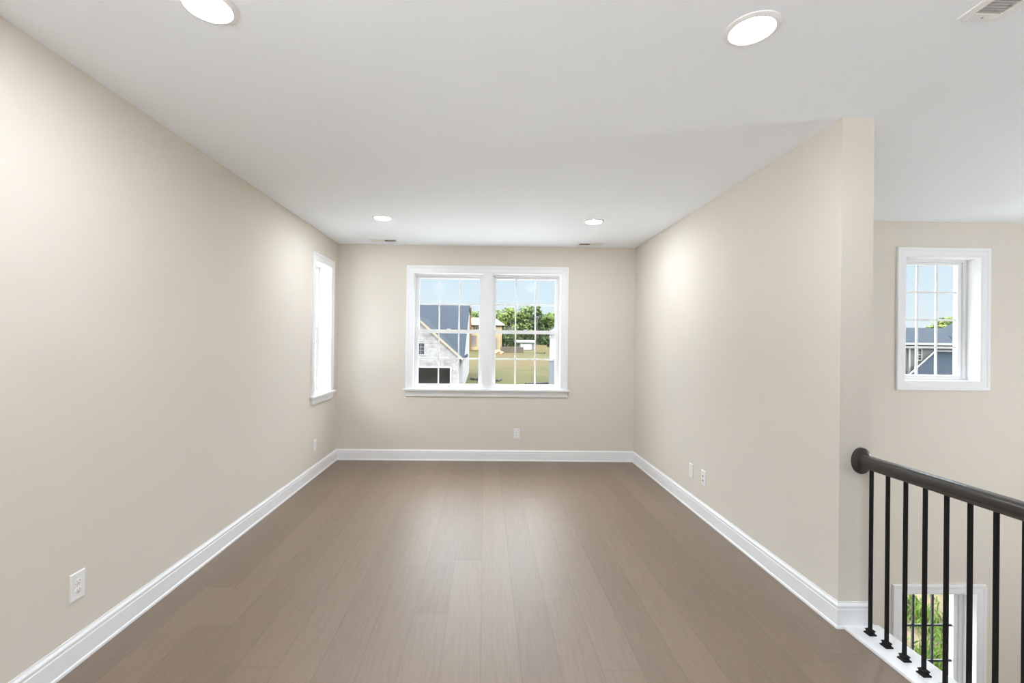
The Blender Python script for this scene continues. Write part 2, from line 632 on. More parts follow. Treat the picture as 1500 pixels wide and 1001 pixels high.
def casing(x0, x1, z0, z1, closed, scale=1.0):
    P = [(w * scale, t) for w, t in CAS]
    if closed:
        cs = [(x0, z0, -1, -1), (x1, z0, 1, -1), (x1, z1, 1, 1), (x0, z1, -1, 1)]
    else:
        cs = [(x0, z0, -1, 0), (x0, z1, -1, 1), (x1, z1, 1, 1), (x1, z0, 1, 0)]
    rings = [[(x + sx * w, -t, z + sz * w) for w, t in P] for x, z, sx, sz in cs]
    return MB().sweep(rings, closed=closed)

def ring(mb, x0, x1, z0, z1, y0, y1, wl, wr, wb, wt, bev=0.002):
    mb.box(x0, x0 + wl, y0, y1, z0, z1, bev)
    mb.box(x1 - wr, x1, y0, y1, z0, z1, bev)
    mb.box(x0 + wl, x1 - wr, y0, y1, z0, z0 + wb, bev)
    mb.box(x0 + wl, x1 - wr, y0, y1, z1 - wt, z1, bev)
    return mb

def sash(parent, name, x0, x1, z0, z1, y0, y1, w, wb, wt, nx, nz, mun=0.018, mat_m=None):
    s = ring(MB(), x0, x1, z0, z1, y0, y1, w, w, wb, wt).build(name, M['vinyl'], parent)
    gx0, gx1, gz0, gz1 = x0 + w, x1 - w, z0 + wb, z1 - wt
    yc = (y0 + y1) / 2
    MB().box(gx0 - 0.004, gx1 + 0.004, yc - 0.003, yc + 0.003, gz0 - 0.004, gz1 + 0.004).build('glass', M['glass'], s)
    mm = MB()
    for k in range(1, nx):
        x = gx0 + (gx1 - gx0) * k / nx
        mm.box(x - mun / 2, x + mun / 2, yc - 0.007, yc + 0.007, gz0 - 0.001, gz1 + 0.001, 0.002)
    for k in range(1, nz):
        z = gz0 + (gz1 - gz0) * k / nz
        mm.box(gx0 - 0.001, gx1 + 0.001, yc - 0.0065, yc + 0.0065, z - mun / 2, z + mun / 2, 0.002)
    mm.build('muntins', mat_m or M['vinyl'], s)
    return s

def jamb(parent, x0, x1, z0, z1, depth):
    mb = ring(MB(), x0 - JT, x1 + JT, z0 - JT, z1 + JT, 0.0, depth, JT, JT, JT, JT, 0.0)
    return mb.build('jamb', M['trim'], parent)

def double_hung(parent, x0, x1, z0, z1, d, nx):
    f = ring(MB(), x0, x1, z0, z1, d, d + 0.10, 0.014, 0.014, 0.016, 0.016).build('window_frame', M['vinyl'], parent)
    a0, a1, b0, b1 = x0 + 0.0145, x1 - 0.0145, z0 + 0.0165, z1 - 0.0165
    zm = b0 + (b1 - b0) * 0.498
    sash(parent, 'lower_sash', a0, a1, b0, zm + 0.022, d + 0.012, d + 0.046, 0.035, 0.034, 0.045, nx, 2)
    sash(parent, 'upper_sash', a0, a1, zm - 0.022, b1, d + 0.050, d + 0.084, 0.035, 0.045, 0.034, nx, 2)
    # sash lock on the meeting rail
    xc = (a0 + a1) / 2
    MB().box(xc - 0.025, xc + 0.025, d + 0.014, d + 0.04, zm + 0.022, zm + 0.034, 0.003).build('sash_lock', M['vinyl'], parent)
    return f

def stool_apron(parent, x0, x1, z, d, side=0.098):
    st = MB().box(x0 - side - 0.022, x1 + side + 0.022, -0.048, -0.0005, z - 0.024, z, 0.005)
    st.box(x0, x1, -0.002, d, z - 0.018, z + 0.0008)
    st.build('window_sill', M['trim'], parent)
    prof = [(0.0, 0.0), (0.0175, 0.0), (0.0175, -0.05), (0.0145, -0.058), (0.0145, -0.068), (0.010, -0.076), (0.0, -0.076)]
    rings = [[(x, -t - 0.0005, z - 0.0245 + q) for t, q in prof] for x in (x0 - side + 0.004, x1 + side - 0.004)]
    MB().sweep(rings).build('apron', M['trim'], parent)

# window 1: the double window in the back wall
w1 = struct(empty('window_1', (0, YB, 0)))
x0, x1, z0, z1 = W1
casing(x0, x1, z0, z1, False, 1.05).build('casing', M['trim'], w1)
jamb(w1, x0, x1, z0, z1, 0.10)
xa, xb = -0.036, 0.086
mb = MB().box(xa, xb, -0.0165, 0.10, z0, z1 - 0.0005, 0.003)
mb.box(xa + 0.018, xb - 0.018, -0.0185, -0.010, z0 + 0.001, z1 - 0.001, 0.002)
mb.build('mullion', M['trim'], w1)
double_hung(w1, x0, xa, z0, z1, 0.085, 3)
double_hung(w1, xb, x1, z0, z1, 0.085, 3)
stool_apron(w1, x0, x1, z0, 0.085)

# window 2: the narrow window in the left wall (local x along +y, local y outwards)
w2 = struct(empty('window_2', (XL, 0, 0), math.pi / 2))
x0, x1, z0, z1 = W2
casing(x0, x1, z0, z1, False, 0.95).build('casing', M['trim'], w2)
jamb(w2, x0, x1, z0, z1, 0.15)
double_hung(w2, x0, x1, z0, z1, 0.14, 2)
stool_apron(w2, x0, x1, z0, 0.14, 0.09)

# windows 5 and 6: added unseen for fill light, left and rear wall
for nm, loc, rz, (x0, x1, z0, z1) in (('fill_window_5', (XL, 0, 0), math.pi / 2, W5), ('fill_window_6', (0, YR, 0), math.pi, W6)):
    w = struct(empty(nm, loc, rz))
    casing(x0, x1, z0, z1, False, 1.0).build('casing', M['trim'], w)
    jamb(w, x0, x1, z0, z1, 0.165)
    xm = (x0 + x1) / 2
    MB().box(xm - 0.05, xm + 0.05, -0.0165, 0.165, z0, z1 - 0.0005, 0.003).build('mullion', M['trim'], w)
    double_hung(w, x0, xm - 0.05, z0, z1, 0.155, 3)
    double_hung(w, xm + 0.05, x1, z0, z1, 0.155, 3)
    stool_apron(w, x0, x1, z0, 0.155)

# windows 3 and 4: stairwell, picture-framed, one sash of three by four panes
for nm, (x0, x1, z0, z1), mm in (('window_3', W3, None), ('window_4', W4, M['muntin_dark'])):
    w = struct(empty(nm, (0, YT, 0)))
    casing(x0, x1, z0, z1, True, 1.02).build('casing', M['trim'], w)
    jamb(w, x0, x1, z0, z1, 0.13)
    fr = ring(MB(), x0, x1, z0, z1, 0.117, 0.20, 0.03, 0.03, 0.024, 0.024).build('window_frame', M['vinyl'], w)
    sash(w, 'sash', x0 + 0.0305, x1 - 0.0305, z0 + 0.0245, z1 - 0.0245, 0.138, 0.183, 0.042, 0.024, 0.024, 3, 4, 0.02, mm)

# ------------------------------------------------------------------ ceiling lights
def make_light(name='recessed_light'):
    root = empty(name)
    ringp = [(0.0775, -0.0005), (0.0775, -0.008), (0.081, -0.0105), (0.092, -0.0085), (0.100, -0.004), (0.1015, -0.0005)]
    MB().lathe(ringp + [ringp[0]], 64).build('trim_ring', M['fixture'], root, smooth=True)
    lens = [(0.077, -0.0015), (0.077, -0.0070), (0.070, -0.0095), (0.045, -0.0125), (0.02, -0.0135), (0.0, -0.0137)]
    MB().lathe(lens, 64).build('lens', M['lens'], root, smooth=True)
    return root

LIGHTS = [
    (1.022, 1.750, 'round lit recessed ceiling light nearest the long slatted ceiling vent'),
    (-1.035, 1.692, 'round lit recessed ceiling light over the near left, cut by the top edge'),
    (-1.035, 4.545, 'small distant round recessed light above the window, on its left-wall side'),
    (1.080, 4.560, 'small distant round recessed light above the window, on its right-wall side'),
    (-1.035, -2.60, 'added round recessed ceiling light unseen behind the camera along the left wall'),  # this and the next light are added out of view as fill
    (1.022, -2.60, 'added round recessed ceiling light unseen behind the camera along the room middle'),
]
proto = None
for x, y, lab in LIGHTS:
    o = make_light() if proto is None else copy_tree(proto)
    proto = proto or o
    o.location = (x, y, H)
    tag(o, lab, 'ceiling light', 'recessed lights in the ceiling')

# an unseen hanging globe, added to light the stairwell and room
def fill_globe_lamp(name, x, y, z0, zg, r, hang, label, cat):
    root = empty(name, (x, y, z0))
    h = zg - z0
    MB().lathe([(0.0, h - r)] + [(r * math.sin(math.pi * k / 24), h - r * math.cos(math.pi * k / 24)) for k in range(1, 24)] + [(0.0, h + r)], 48).build('globe', M['fill_globe'], root, smooth=True)
    if hang:
        MB().tube([(0, 0, h + r - 0.005), (0, 0, -0.001)], 0.006, 8).build('cord', M['iron'], root)
        MB().lathe([(0.0, -0.03), (0.05, -0.026), (0.06, -0.001), (0.0, -0.001)], 32).build('canopy', M['iron'], root, smooth=True)
    else:
        MB().tube([(0, 0, 0.02), (0, 0, h - r + 0.005)], 0.012, 12).build('pole', M['iron'], root)
        MB().lathe([(0.0, 0.03), (0.12, 0.024), (0.14, 0.012), (0.14, 0.001), (0.0, 0.001)], 40).build('base', M['iron'], root, smooth=True)
    return tag(root, label, cat)

fill_globe_lamp('fill_globe_light', 5.3, 1.7, H, 0.8, 0.35, True, 'unseen white globe added over the open stairwell for fill light', 'lamp')

# ------------------------------------------------------------------ ceiling vents
def two_way_vent(x0, x1, y0, y1, label):
    """register whose slats run along y and lean outwards from the middle"""
    xc, yc = (x0 + x1) / 2, (y0 + y1) / 2
    r = empty('ceiling_vent', (xc, yc, H))
    hx, hy = (x1 - x0) / 2, (y1 - y0) / 2
    t = 0.012
    mb = MB()
    bw = 0.022
    mb.box(-hx, -hx + bw, -hy, hy, -t * 0.6, -0.0005, 0.002)
    mb.box(hx - bw, hx, -hy, hy, -t * 0.6, -0.0005, 0.002)
    mb.box(-hx + bw, hx - bw, -hy, -hy + bw, -t * 0.6, -0.0005, 0.002)
    mb.box(-hx + bw, hx - bw, hy - bw, hy, -t * 0.6, -0.0005, 0.002)
    mb.box(-0.004, 0.004, -hy + bw, hy - bw, -t, -0.0005, 0.001)
    mb.build('frame', M['vent'], r)
    MB().box(-hx + bw, hx - bw, -hy + bw, hy - bw, -0.0018, -0.0006).build('backing', M['dark'], r)
    for sgn in (-1, 1):
        sl = MB()
        n = 9
        for k in range(n):
            x = sgn * (0.010 + (hx - bw - 0.014) * (k + 0.5) / n)
            # left bank leans like "/", right bank like "\" (seen from the room)
            dx = 0.006 * (1 if sgn < 0 else -1)
            sl.poly_prism([(x - dx - 0.0005, -hy + bw, -t), (x - dx + 0.0005, -hy + bw, -t), (x + dx + 0.0005, -hy + bw, -0.002), (x + dx - 0.0005, -hy + bw, -0.002)], (0, 2 * (hy - bw), 0))
        sl.build('louver_bank', M['vent'], r)
    tag(r, label, 'vent', 'ceiling vents')
    return r

two_way_vent(-1.405, -1.085, 5.50, 5.64, 'small white ceiling vent over the window, beside the left wall')
two_way_vent(1.125, 1.445, 5.53, 5.67, 'small white ceiling vent over the window, beside the right wall')

r = empty('ceiling_vent', (1.828, 1.485, H))
hx, hy = 0.081, 0.185
mb = MB()
bw = 0.032
mb.box(-hx, -hx + bw, -hy, hy, -0.007, -0.0005, 0.002)
mb.box(hx - bw, hx, -hy, hy, -0.007, -0.0005, 0.002)
mb.box(-hx + bw, hx - bw, -hy, -hy + bw, -0.007, -0.0005, 0.002)
mb.box(-hx + bw, hx - bw, hy - bw, hy, -0.007, -0.0005, 0.002)
mb.build('frame', M['vent'], r)
MB().box(-hx + bw, hx - bw, -hy + bw, hy - bw, -0.0018, -0.0006).build('backing', M['duct'], r)
sl = MB()
n = 23
for k in range(n):
    y = -hy + bw + (2 * (hy - bw)) * (k + 0.5) / n
    sl.poly_prism([(-hx + bw, y - 0.0052, -0.0075), (-hx + bw, y - 0.0042, -0.0075), (-hx + bw, y + 0.0048, -0.002), (-hx + bw, y + 0.0038, -0.002)], (2 * (hx - bw), 0, 0))
sl.build('louver_bank', M['vent'], r)
for s in (-1, 1):
    MB().lathe([(0.0, -0.0095), (0.003, -0.009), (0.0045, -0.007)], 16, Matrix.Translation((0.0, s * (hy - 0.014), 0))).build('screw', M['screw'], r, smooth=True)
tag(r, 'long white slatted ceiling vent at the top right, cut by the edge', 'vent', 'ceiling vents')

# ------------------------------------------------------------------ wall plates
def plate(name, loc, rz, label, kind):
    """local x along the wall, local -y into the room"""
    r = empty(name, loc, rz)
    W, Hh = 0.079, 0.128
    b = bmesh.new()
    def rect(w, h, y):
        return [b.verts.new((sx * w / 2, y, sz * h / 2)) for sx, sz in ((-1, -1), (1, -1), (1, 1), (-1, 1))]
    a0, a1, a2 = rect(W, Hh, -0.0003), rect(W, Hh, -0.0035), rect(W - 0.008, Hh - 0.008, -0.0065)
    for p, q in ((a0, a1), (a1, a2)):
        for k in range(4):
            b.faces.new((p[k], p[(k + 1) % 4], q[(k + 1) % 4], q[k]))
    b.faces.new(a2)
    b.faces.new(a0[::-1])
    bmesh.ops.recalc_face_normals(b, faces=b.faces)
    mb = MB()
    mb.merge(b)
    mb.build('plate', M['plate'], r)
    if kind == 'duplex':
        for s in (-1, 1):
            m = Matrix.Translation((0, -0.0062, s * 0.0195)) @ Matrix.Rotation(math.pi / 2, 4, 'X')
            so = MB().lathe([(0.017, -0.001), (0.017, 0.0014), (0.0155, 0.0022), (0.0, 0.0022)], 32, m, 1.0, 0.83).build('socket', M['plate'], r, smooth=True)
            sl = MB()
            zc = s * 0.0195
            sl.box(-0.0075, -0.0055, -0.0088, -0.0082, zc - 0.001, zc + 0.0075)
            sl.box(0.0055, 0.0075, -0.0088, -0.0082, zc + 0.0, zc + 0.0075)
            sl.box(-0.002, 0.002, -0.0088, -0.0082, zc - 0.009, zc - 0.005, 0.0002)
            sl.build('slots', M['slot'], so)
        MB().lathe([(0.0, 0.0012), (0.003, 0.0009), (0.0034, -0.001)], 16, Matrix.Translation((0, -0.0065, 0)) @ Matrix.Rotation(math.pi / 2, 4, 'X')).build('screw', M['plate'], r, smooth=True)
    elif kind == 'jacks':
        for s in (-1, 1):
            j = MB().box(-0.011, 0.011, -0.0085, -0.006, s * 0.019 - 0.012, s * 0.019 + 0.012, 0.001).build('jack', M['plate'], r)
            MB().box(-0.0075, 0.0075, -0.009, -0.0082, s * 0.019 - 0.0075, s * 0.019 + 0.006).build('port', M['slot'], j)
    else:
        MB().box(-0.0165, 0.0165, -0.0085, -0.006, -0.033, 0.033, 0.001).build('insert', M['plate'], r)
        for s in (-1, 1):
            MB().lathe([(0.0, 0.0012), (0.003, 0.0009), (0.0034, -0.001)], 16, Matrix.Translation((0, -0.0065, s * 0.048)) @ Matrix.Rotation(math.pi / 2, 4, 'X')).build('screw', M['plate'], r, smooth=True)
    tag(r, label, 'outlet', 'wall plates around the room')
    return r

plate('wall_outlet', (0.413, YB, 0.350), 0.0, 'small white duplex outlet below the double window', 'duplex')
plate('wall_outlet', (XL, 2.135, 0.364), math.pi / 2, 'large white duplex outlet low on the near left wall', 'duplex')
plate('wall_outlet', (XL, 5.065, 0.350), math.pi / 2, 'pale outlet on the left wall under the narrow window', 'duplex')
plate('wall_plate', (XR, 4.165, 0.352), -math.pi / 2, 'plain white wall plate on the right wall, farther from the railing', 'blank')
plate('jack_plate', (XR, 3.925, 0.353), -math.pi / 2, 'white wall plate with two dark jacks on the right wall', 'jacks')

# ------------------------------------------------------------------ stair railing
RX = 2.024
rail = empty('stair_railing', (RX, YS, 0.014))
tag(rail, 'dark wood handrail with black iron balusters beside the open stairwell', 'railing')
Z0 = 0.014
yend = 0.42
# handrail: rounded top, waisted sides
prof = [(-0.020, -0.033), (-0.024, -0.029), (-0.024, -0.018), (-0.029, -0.011), (-0.0325, 0.000), (-0.0325, 0.014), (-0.030, 0.023), (-0.025, 0.0285), (-0.018, 0.031), (-0.008, 0.032)]
prof = prof + [(-x, z) for x, z in prof[::-1]]
ZR = 0.9
rings = [[(x, y, ZR - Z0 + z) for x, z in prof] for y in (-0.018, yend - YS)]
MB().sweep(rings).build('handrail', M['rail'], rail, smooth=True)
ros = [(0.0, 0.0), (1.0, 0.0005), (1.0, 0.012), (0.97, 0.0165), (0.90, 0.019), (0.84, 0.0195), (0.78, 0.0225), (0.70, 0.024), (0.0, 0.024)]
m = Matrix.Translation((0.0, -0.0005, 0.897 - Z0)) @ Matrix.Rotation(math.pi / 2, 4, 'X')
MB().lathe(ros, 64, m, 0.052, 0.0705).build('rosette', M['rail'], rail, smooth=True)
ys = [2.340 - 0.0965 * k for k in range(20)]
pb = None
for k, y in enumerate(ys):
    if pb is None:
        hw = 0.0066
        b = MB().box(-hw, hw, -hw, hw, 0.010, ZR - Z0 - 0.032, 0.0012).build('baluster', M['iron'], rail)
        sh = MB()
        sh.sweep([[(s1 * w, s2 * w, z) for s1, s2 in ((-1, -1), (1, -1), (1, 1), (-1, 1))] for w, z in
                  ((0.019, 0.0), (0.019, 0.006), (0.0135, 0.010), (0.0125, 0.0165), (0.0155, 0.019), (0.0155, 0.023), (0.0095, 0.028))])
        sh.build('shoe', M['iron'], b)
        b.location = (-0.005, y - YS, 0)
        pb = b
    else:
        c = copy_tree(pb, rail)
        c.location = (-0.005, y - YS, 0)
nw = MB()
nw.box(-0.045, 0.045, yend - YS - 0.09, yend - YS, 0.0, 1.0, 0.004)
nw.box(-0.055, 0.055, yend - YS - 0.10, yend - YS + 0.01, 1.0, 1.03, 0.004)
nw.build('newel_post', M['rail'], rail)

# ------------------------------------------------------------------ outside: ground
GZ = -3.3
def gz(y):
    pts = [(0, GZ), (48, GZ), (125, 0.15), (170, 0.9), (400, 2.5)]
    for (a, za), (b, zb) in zip(pts, pts[1:]):
        if y <= b:
            t = max(0.0, (y - a) / (b - a))
            return za + (zb - za) * t
    return pts[-1][1]

bm = bmesh.new()
xs = [-160 + 8 * k for k in range(48)]
yy = [4.66, 8, 14, 20, 26, 32, 38, 44, 48] + [48 + 7 * k for k in range(1, 12)] + [132, 140, 150, 160, 170, 200, 260, 330, 400]
rows = [[bm.verts.new((x, y, gz(y) + (0.12 * math.sin(x * 0.21 + y * 0.13) if y > 30 else 0))) for x in xs] for y in yy]
for a, b in zip(rows, rows[1:]):
    for i in range(len(xs) - 1):
        bm.faces.new((a[i], a[i + 1], b[i + 1], b[i]))
mb = MB()
mb.bm.free()
mb.bm = bm
struct(mb.build('ground', M['ground'], smooth=True))

# unseen ground added to bounce daylight indoors: front lot, paler drive behind
M['bounce_ground'] = simple('grey_bounce_ground', (0.40, 0.395, 0.385), 0.95, 0.08, 6, spec=0.08)
M['pale_bounce_ground'] = simple('pale_bounce_ground', (0.80, 0.79, 0.77), 0.95, 0.06, 6, spec=0.08)
struct(MB().box(-30.0, 3.9, 6.2, 42.3, GZ - 0.1, GZ + 0.03).build('ground_bounce_lot', M['bounce_ground']))
mb = MB()
mb.box(-30.0, -2.3, -12.0, 1.5, GZ - 0.1, GZ + 0.03)
mb.box(-30.0, 12.0, -40.0, -12.0, GZ - 0.1, GZ + 0.03)
mb.box(-2.3, 12.0, -12.0, -3.95, GZ - 0.1, GZ + 0.03)
struct(mb.build('ground_bounce_drive', M['pale_bounce_ground']))

# ------------------------------------------------------------------ outside: brick house with grey roof, seen left in the double window
M['shingle'] = striped_mat('blue_grey_shingles', (0.0143, 0.0193, 0.0259), (0.0108, 0.0143, 0.0201), 0.14, 'Z', 0.9, 0.16)
M['brick_white'] = brick_mat('whitewashed_brick', (0.1428, 0.1390, 0.1372), (0.1100, 0.1061, 0.1061), (0.1532, 0.1484, 0.1476), 1.1, (0.0827, 0.0762, 0.0762))
M['brick_brown'] = brick_mat('brown_brick', (0.0819, 0.0456, 0.0242), (0.0638, 0.0350, 0.0194), (0.1006, 0.0724, 0.0489), 0.8)
M['siding_white'] = striped_mat('white_board_siding', (0.2014, 0.2014, 0.2014), (0.1578, 0.1578, 0.1578), 0.4, 'Y', 0.6, 0.08)
M['fascia'] = simple('cream_fascia', (0.1447, 0.1244, 0.0924), 0.6, 0.05, 2, spec=0.08)
M['white_paint'] = simple('white_outdoor_paint', (0.1764, 0.1764, 0.1764), 0.6, 0.03, 2, spec=0.08)
M['garage_dark'] = simple('dark_garage_inside', (0.1074, 0.0959, 0.0886), 0.9, 0.35, 0.6, spec=0.08)
M['pane_dark'] = simple('dark_window_pane', (0.012, 0.014, 0.015), 0.6, 0.1, 2, spec=0.15)

hb = empty('brick_house', (-7.5, 44, GZ))
tag(hb, 'white brick house with blue-grey shingle roof and open garage beyond the window', 'house')
def hpart(mb, name, mat, parent=None):
    o = mb.build(name, mat, parent or hb)
    if parent is None:
        o.matrix_parent_inverse = Matrix.Translation((-hb.location.x, -hb.location.y, -hb.location.z))
    return o
YG = 43.0                      # front gable wall
xe, ze = -2.05, 0.02           # right eave point of the gable
px, pz = -6.85, 4.25           # gable peak
xl = px - (xe - px)
GT = -0.93                     # top of the garage opening
gx0, gx1 = -8.6, -3.28
bk = MB()
def gpoly(pts):
    bk.poly_prism([(x, YG, z) for x, z in pts], (0, 0.3, 0))
xw0, xw1 = xl + 0.45, -2.52
def zr(x):
    return pz - (pz - ze) * abs(x - px) / (xe - px) - 0.12
gpoly([(xw0, GZ), (gx0, GZ), (gx0, GT), (gx1, GT), (gx1, GZ), (xw1, GZ), (xw1, zr(xw1)), (px, zr(px)), (xw0, zr(xw0))])
bk.box(xw1 - 0.3, xw1, YG + 0.3, 47.0, GZ, -0.45)
bk.box(xw0, xw0 + 0.3, YG + 0.3, 47.0, GZ, -0.45)
hpart(bk, 'brick_gable', M['brick_white'])
gi = MB()
gi.box(gx0 + 0.1, gx1 - 0.1, 46.5, 46.7, GZ, GT + 0.1)
gi.box(gx0 - 0.3, gx0, YG + 0.3, 46.7, GZ, GT + 0.1)
gi.box(gx1, gx1 + 0.3, YG + 0.3, 46.7, GZ, GT + 0.1)
gi.box(gx0 - 0.3, gx1 + 0.3, YG + 0.3, 46.7, GT, GT + 0.2)
hpart(gi, 'garage_interior', M['garage_dark'])
hpart(MB().box(gx1, gx1 + 0.14, YG - 0.04, YG, GZ, GT + 0.14).box(gx0 - 0.14, gx0, YG - 0.04, YG, GZ, GT + 0.14).box(gx0, gx1, YG - 0.04, YG, GT, GT + 0.14), 'garage_frame', M['white_paint'])
# small gable window
wx0, wx1, wz0, wz1 = -6.35, -5.72, 0.33, 1.36
hw = hpart(ring(MB(), wx0 - 0.06, wx1 + 0.06, wz0 - 0.06, wz1 + 0.06, YG - 0.06, YG, 0.06, 0.06, 0.06, 0.06, 0.0), 'gable_window', M['white_paint'])
wp = MB().box(wx0, wx1, YG - 0.02, YG - 0.005, wz0, wz1).build('pane', M['pane_dark'], hw)
wg = MB()
wg.box((wx0 + wx1) / 2 - 0.011, (wx0 + wx1) / 2 + 0.011, YG - 0.035, YG - 0.02, wz0, wz1)
for k in (1, 2):
    z = wz0 + (wz1 - wz0) * k / 3
    wg.box(wx0, wx1, YG - 0.034, YG - 0.02, z - 0.011, z + 0.011)
wg.build('muntins', M['white_paint'], hw)
# gable roof slopes running back into the main roof
rf = MB()
for x_e in (xe, xl):
    dx, dz = x_e - px, ze - pz
    rf.poly_prism([(px, YG - 0.18, pz), (x_e, YG - 0.18, ze), (x_e, YG - 0.18, ze - 0.2), (px, YG - 0.18, pz - 0.2)], (0, 12.3, 0))
hpart(rf, 'gable_roof', M['shingle'])
fa = MB()
for x_e in (xe, xl):
    fa.poly_prism([(px, YG - 0.22, pz - 0.02), (x_e, YG - 0.22, ze - 0.02), (x_e, YG - 0.22, ze - 0.30), (px, YG - 0.22, pz - 0.30)], (0, 0.05, 0))
hpart(fa, 'rake_board', M['fascia'])
# main roof: ridge along x
YE, YRG, YBK = 44.6, 60.0, 62.6
zE, zRG = -0.05, 6.55
xm0, xm1 = -24.0, -2.05
mr = MB()
mr.poly_prism([(xm0, YE, zE), (xm0, YRG, zRG), (xm0, YRG, zRG - 0.2), (xm0, YE, zE - 0.2)], (xm1 - xm0, 0, 0))
mr.poly_prism([(xm0, YBK, zRG - 1.1), (xm0, YRG, zRG), (xm0, YRG, zRG - 0.2), (xm0, YBK, zRG - 1.3)], (xm1 - xm0, 0, 0))
hpart(mr, 'main_roof', M['shingle'])
xw = xm1 - 0.12
def ztop(y):
    return zRG - (zRG - zE) * abs(y - YRG) / (YRG - YE) - 0.22
YW2 = 62.2
hpart(MB().poly_prism([(xw, YE + 0.5, GZ), (xw, YW2, GZ), (xw, YW2, zRG - 1.15), (xw, YRG, zRG - 0.22), (xw, YE + 0.5, ztop(YE + 0.5))], (-0.25, 0, 0)).box(xw1, xw, YE + 0.25, YE + 0.5, GZ, -0.2), 'siding_wall', M['siding_white'])

# ------------------------------------------------------------------ outside: timber-framed house under construction
M['osb'] = simple('raw_sheathing_board', (0.2009, 0.1550, 0.0944), 0.8, 0.12, 0.8, spec=0.08)
M['cream_roof'] = simple('bare_roof_deck', (0.1678, 0.1536, 0.1275), 0.8, 0.06, 0.5, spec=0.08)
M['timber'] = simple('pale_timber', (0.1711, 0.1375, 0.0913), 0.7, 0.1, 2, spec=0.08)
YF = 112.0
gF = gz(YF) - 0.2
hf = empty('framed_house', (0, YF, gF))
tag(hf, 'unfinished house in bare tan sheathing with a pale roof deck', 'house')
def fpart(mb, name, mat):
    o = mb.build(name, mat, hf)
    o.matrix_parent_inverse = Matrix.Translation((0, -YF, -gF))
    return o
fx0, fx1 = -6.5, 4.45
zea = 5.7
fpart(MB().box(fx0, fx1, YF, YF + 0.3, gF, zea).box(fx1 - 0.3, fx1, YF, YF + 9, gF, zea).box(fx0, fx0 + 0.3, YF, YF + 9, gF, zea), 'sheathed_wall', M['osb'])
rd = MB()
rz = 7.6
for ya, yb in ((YF - 0.5, YF + 4.5), (YF + 9.5, YF + 4.5)):
    rd.poly_prism([(fx0 - 0.4, ya, zea), (fx1 + 0.4, ya, zea), (fx1 - 2.0, yb, rz), (fx0 + 1.0, yb, rz)], (0, 0, 0.2))
rd.poly_prism([(fx1 + 0.4, YF - 0.5, zea), (fx1 + 0.4, YF + 9.5, zea), (fx1 - 2.0, YF + 4.5, rz)], (0, 0, 0.2))
rd.poly_prism([(fx0 - 0.4, YF - 0.5, zea), (fx0 - 0.4, YF + 9.5, zea), (fx0 + 1.0, YF + 4.5, rz)], (0, 0, 0.2))
fpart(rd, 'roof_deck', M['cream_roof'])
fpart(MB().box(-4.25, -3.42, YF - 0.9, YF, gF, 10.0), 'brick_chimney', M['brick_brown'])
for k in range(3):
    fpart(MB().box(-2.95 + 0.58 * k, -2.55 + 0.58 * k, YF - 0.05, YF, 4.75, 5.3), 'window_opening', M['pane_dark'])
fpart(MB().box(-3.4, -2.2, YF - 0.05, YF, 0.9, 3.1), 'door_opening', M['garage_dark'])
fpart(ring(MB(), -3.6, -2.0, 0.7, 3.3, YF - 0.12, YF, 0.2, 0.2, 0.2, 0.2, 0.0), 'door_frame', M['timber'])
for k in range(3):
    fpart(MB().box(2.2 + 0.85 * k, 2.32 + 0.85 * k, YF - 0.15, YF, gF + 0.2, 3.1), 'stud', M['timber'])
for k in range(2):
    fpart(MB().box(2.55 + 0.85 * k, 2.85 + 0.85 * k, YF - 0.06, YF, gF + 0.6, 2.6), 'tall_opening', M['osb'] if k else M['garage_dark'])

# ------------------------------------------------------------------ outside: white house corner at the right of the double window
M['brick_grey'] = brick_mat('grey_brick', (0.0886, 0.0913, 0.1006), (0.0724, 0.0764, 0.0853), (0.1094, 0.1127, 0.1189), 1.6)
YW = 40.0
hc = empty('porch_house', (8, YW, GZ))
tag(hc, 'white porch column on a grey brick pier at the right of the double window', 'house')
def cpart(mb, name, mat):
    o = mb.build(name, mat, hc)
    o.matrix_parent_inverse = Matrix.Translation((-8, -YW, -GZ))
    return o
cx0 = 5.74
zp = -0.02
cpart(MB().box(cx0, cx0 + 0.42, YW, YW + 0.42, zp, 2.2).box(cx0 - 0.05, cx0 + 0.47, YW - 0.05, YW + 0.47, zp, zp + 0.15).box(cx0 - 0.04, cx0 + 0.46, YW - 0.04, YW + 0.46, 2.0, 2.2), 'column', M['white_paint'])
cpart(MB().box(cx0 - 0.06, cx0 + 0.48, YW - 0.06, YW + 0.48, GZ, zp - 0.06).box(cx0 - 0.1, cx0 + 0.52, YW - 0.1, YW + 0.52, zp - 0.06, zp), 'brick_pier', M['brick_grey'])
cpart(MB().box(cx0 - 0.02, cx0 + 8, YW + 0.02, YW + 0.4, 2.2, 2.5), 'beam', M['white_paint'])
cr_ = MB()
cr_.poly_prism([(cx0 - 0.1, YW - 0.3, 2.5), (cx0 + 4, YW - 0.3, 5.7), (cx0 + 4, YW - 0.3, 5.5), (cx0 - 0.1, YW - 0.3, 2.3)], (0, 2.4, 0))
cr_.poly_prism([(cx0 + 8.1, YW - 0.3, 2.5), (cx0 + 4, YW - 0.3, 5.7), (cx0 + 4, YW - 0.3, 5.5), (cx0 + 8.1, YW - 0.3, 2.3)], (0, 2.4, 0))
cpart(cr_, 'roof', M['shingle'])
cpart(MB().poly_prism([(cx0, YW, 2.5), (cx0 + 8, YW, 2.5), (cx0 + 4, YW, 5.45)], (0, 0.25, 0)), 'gable', M['white_paint'])
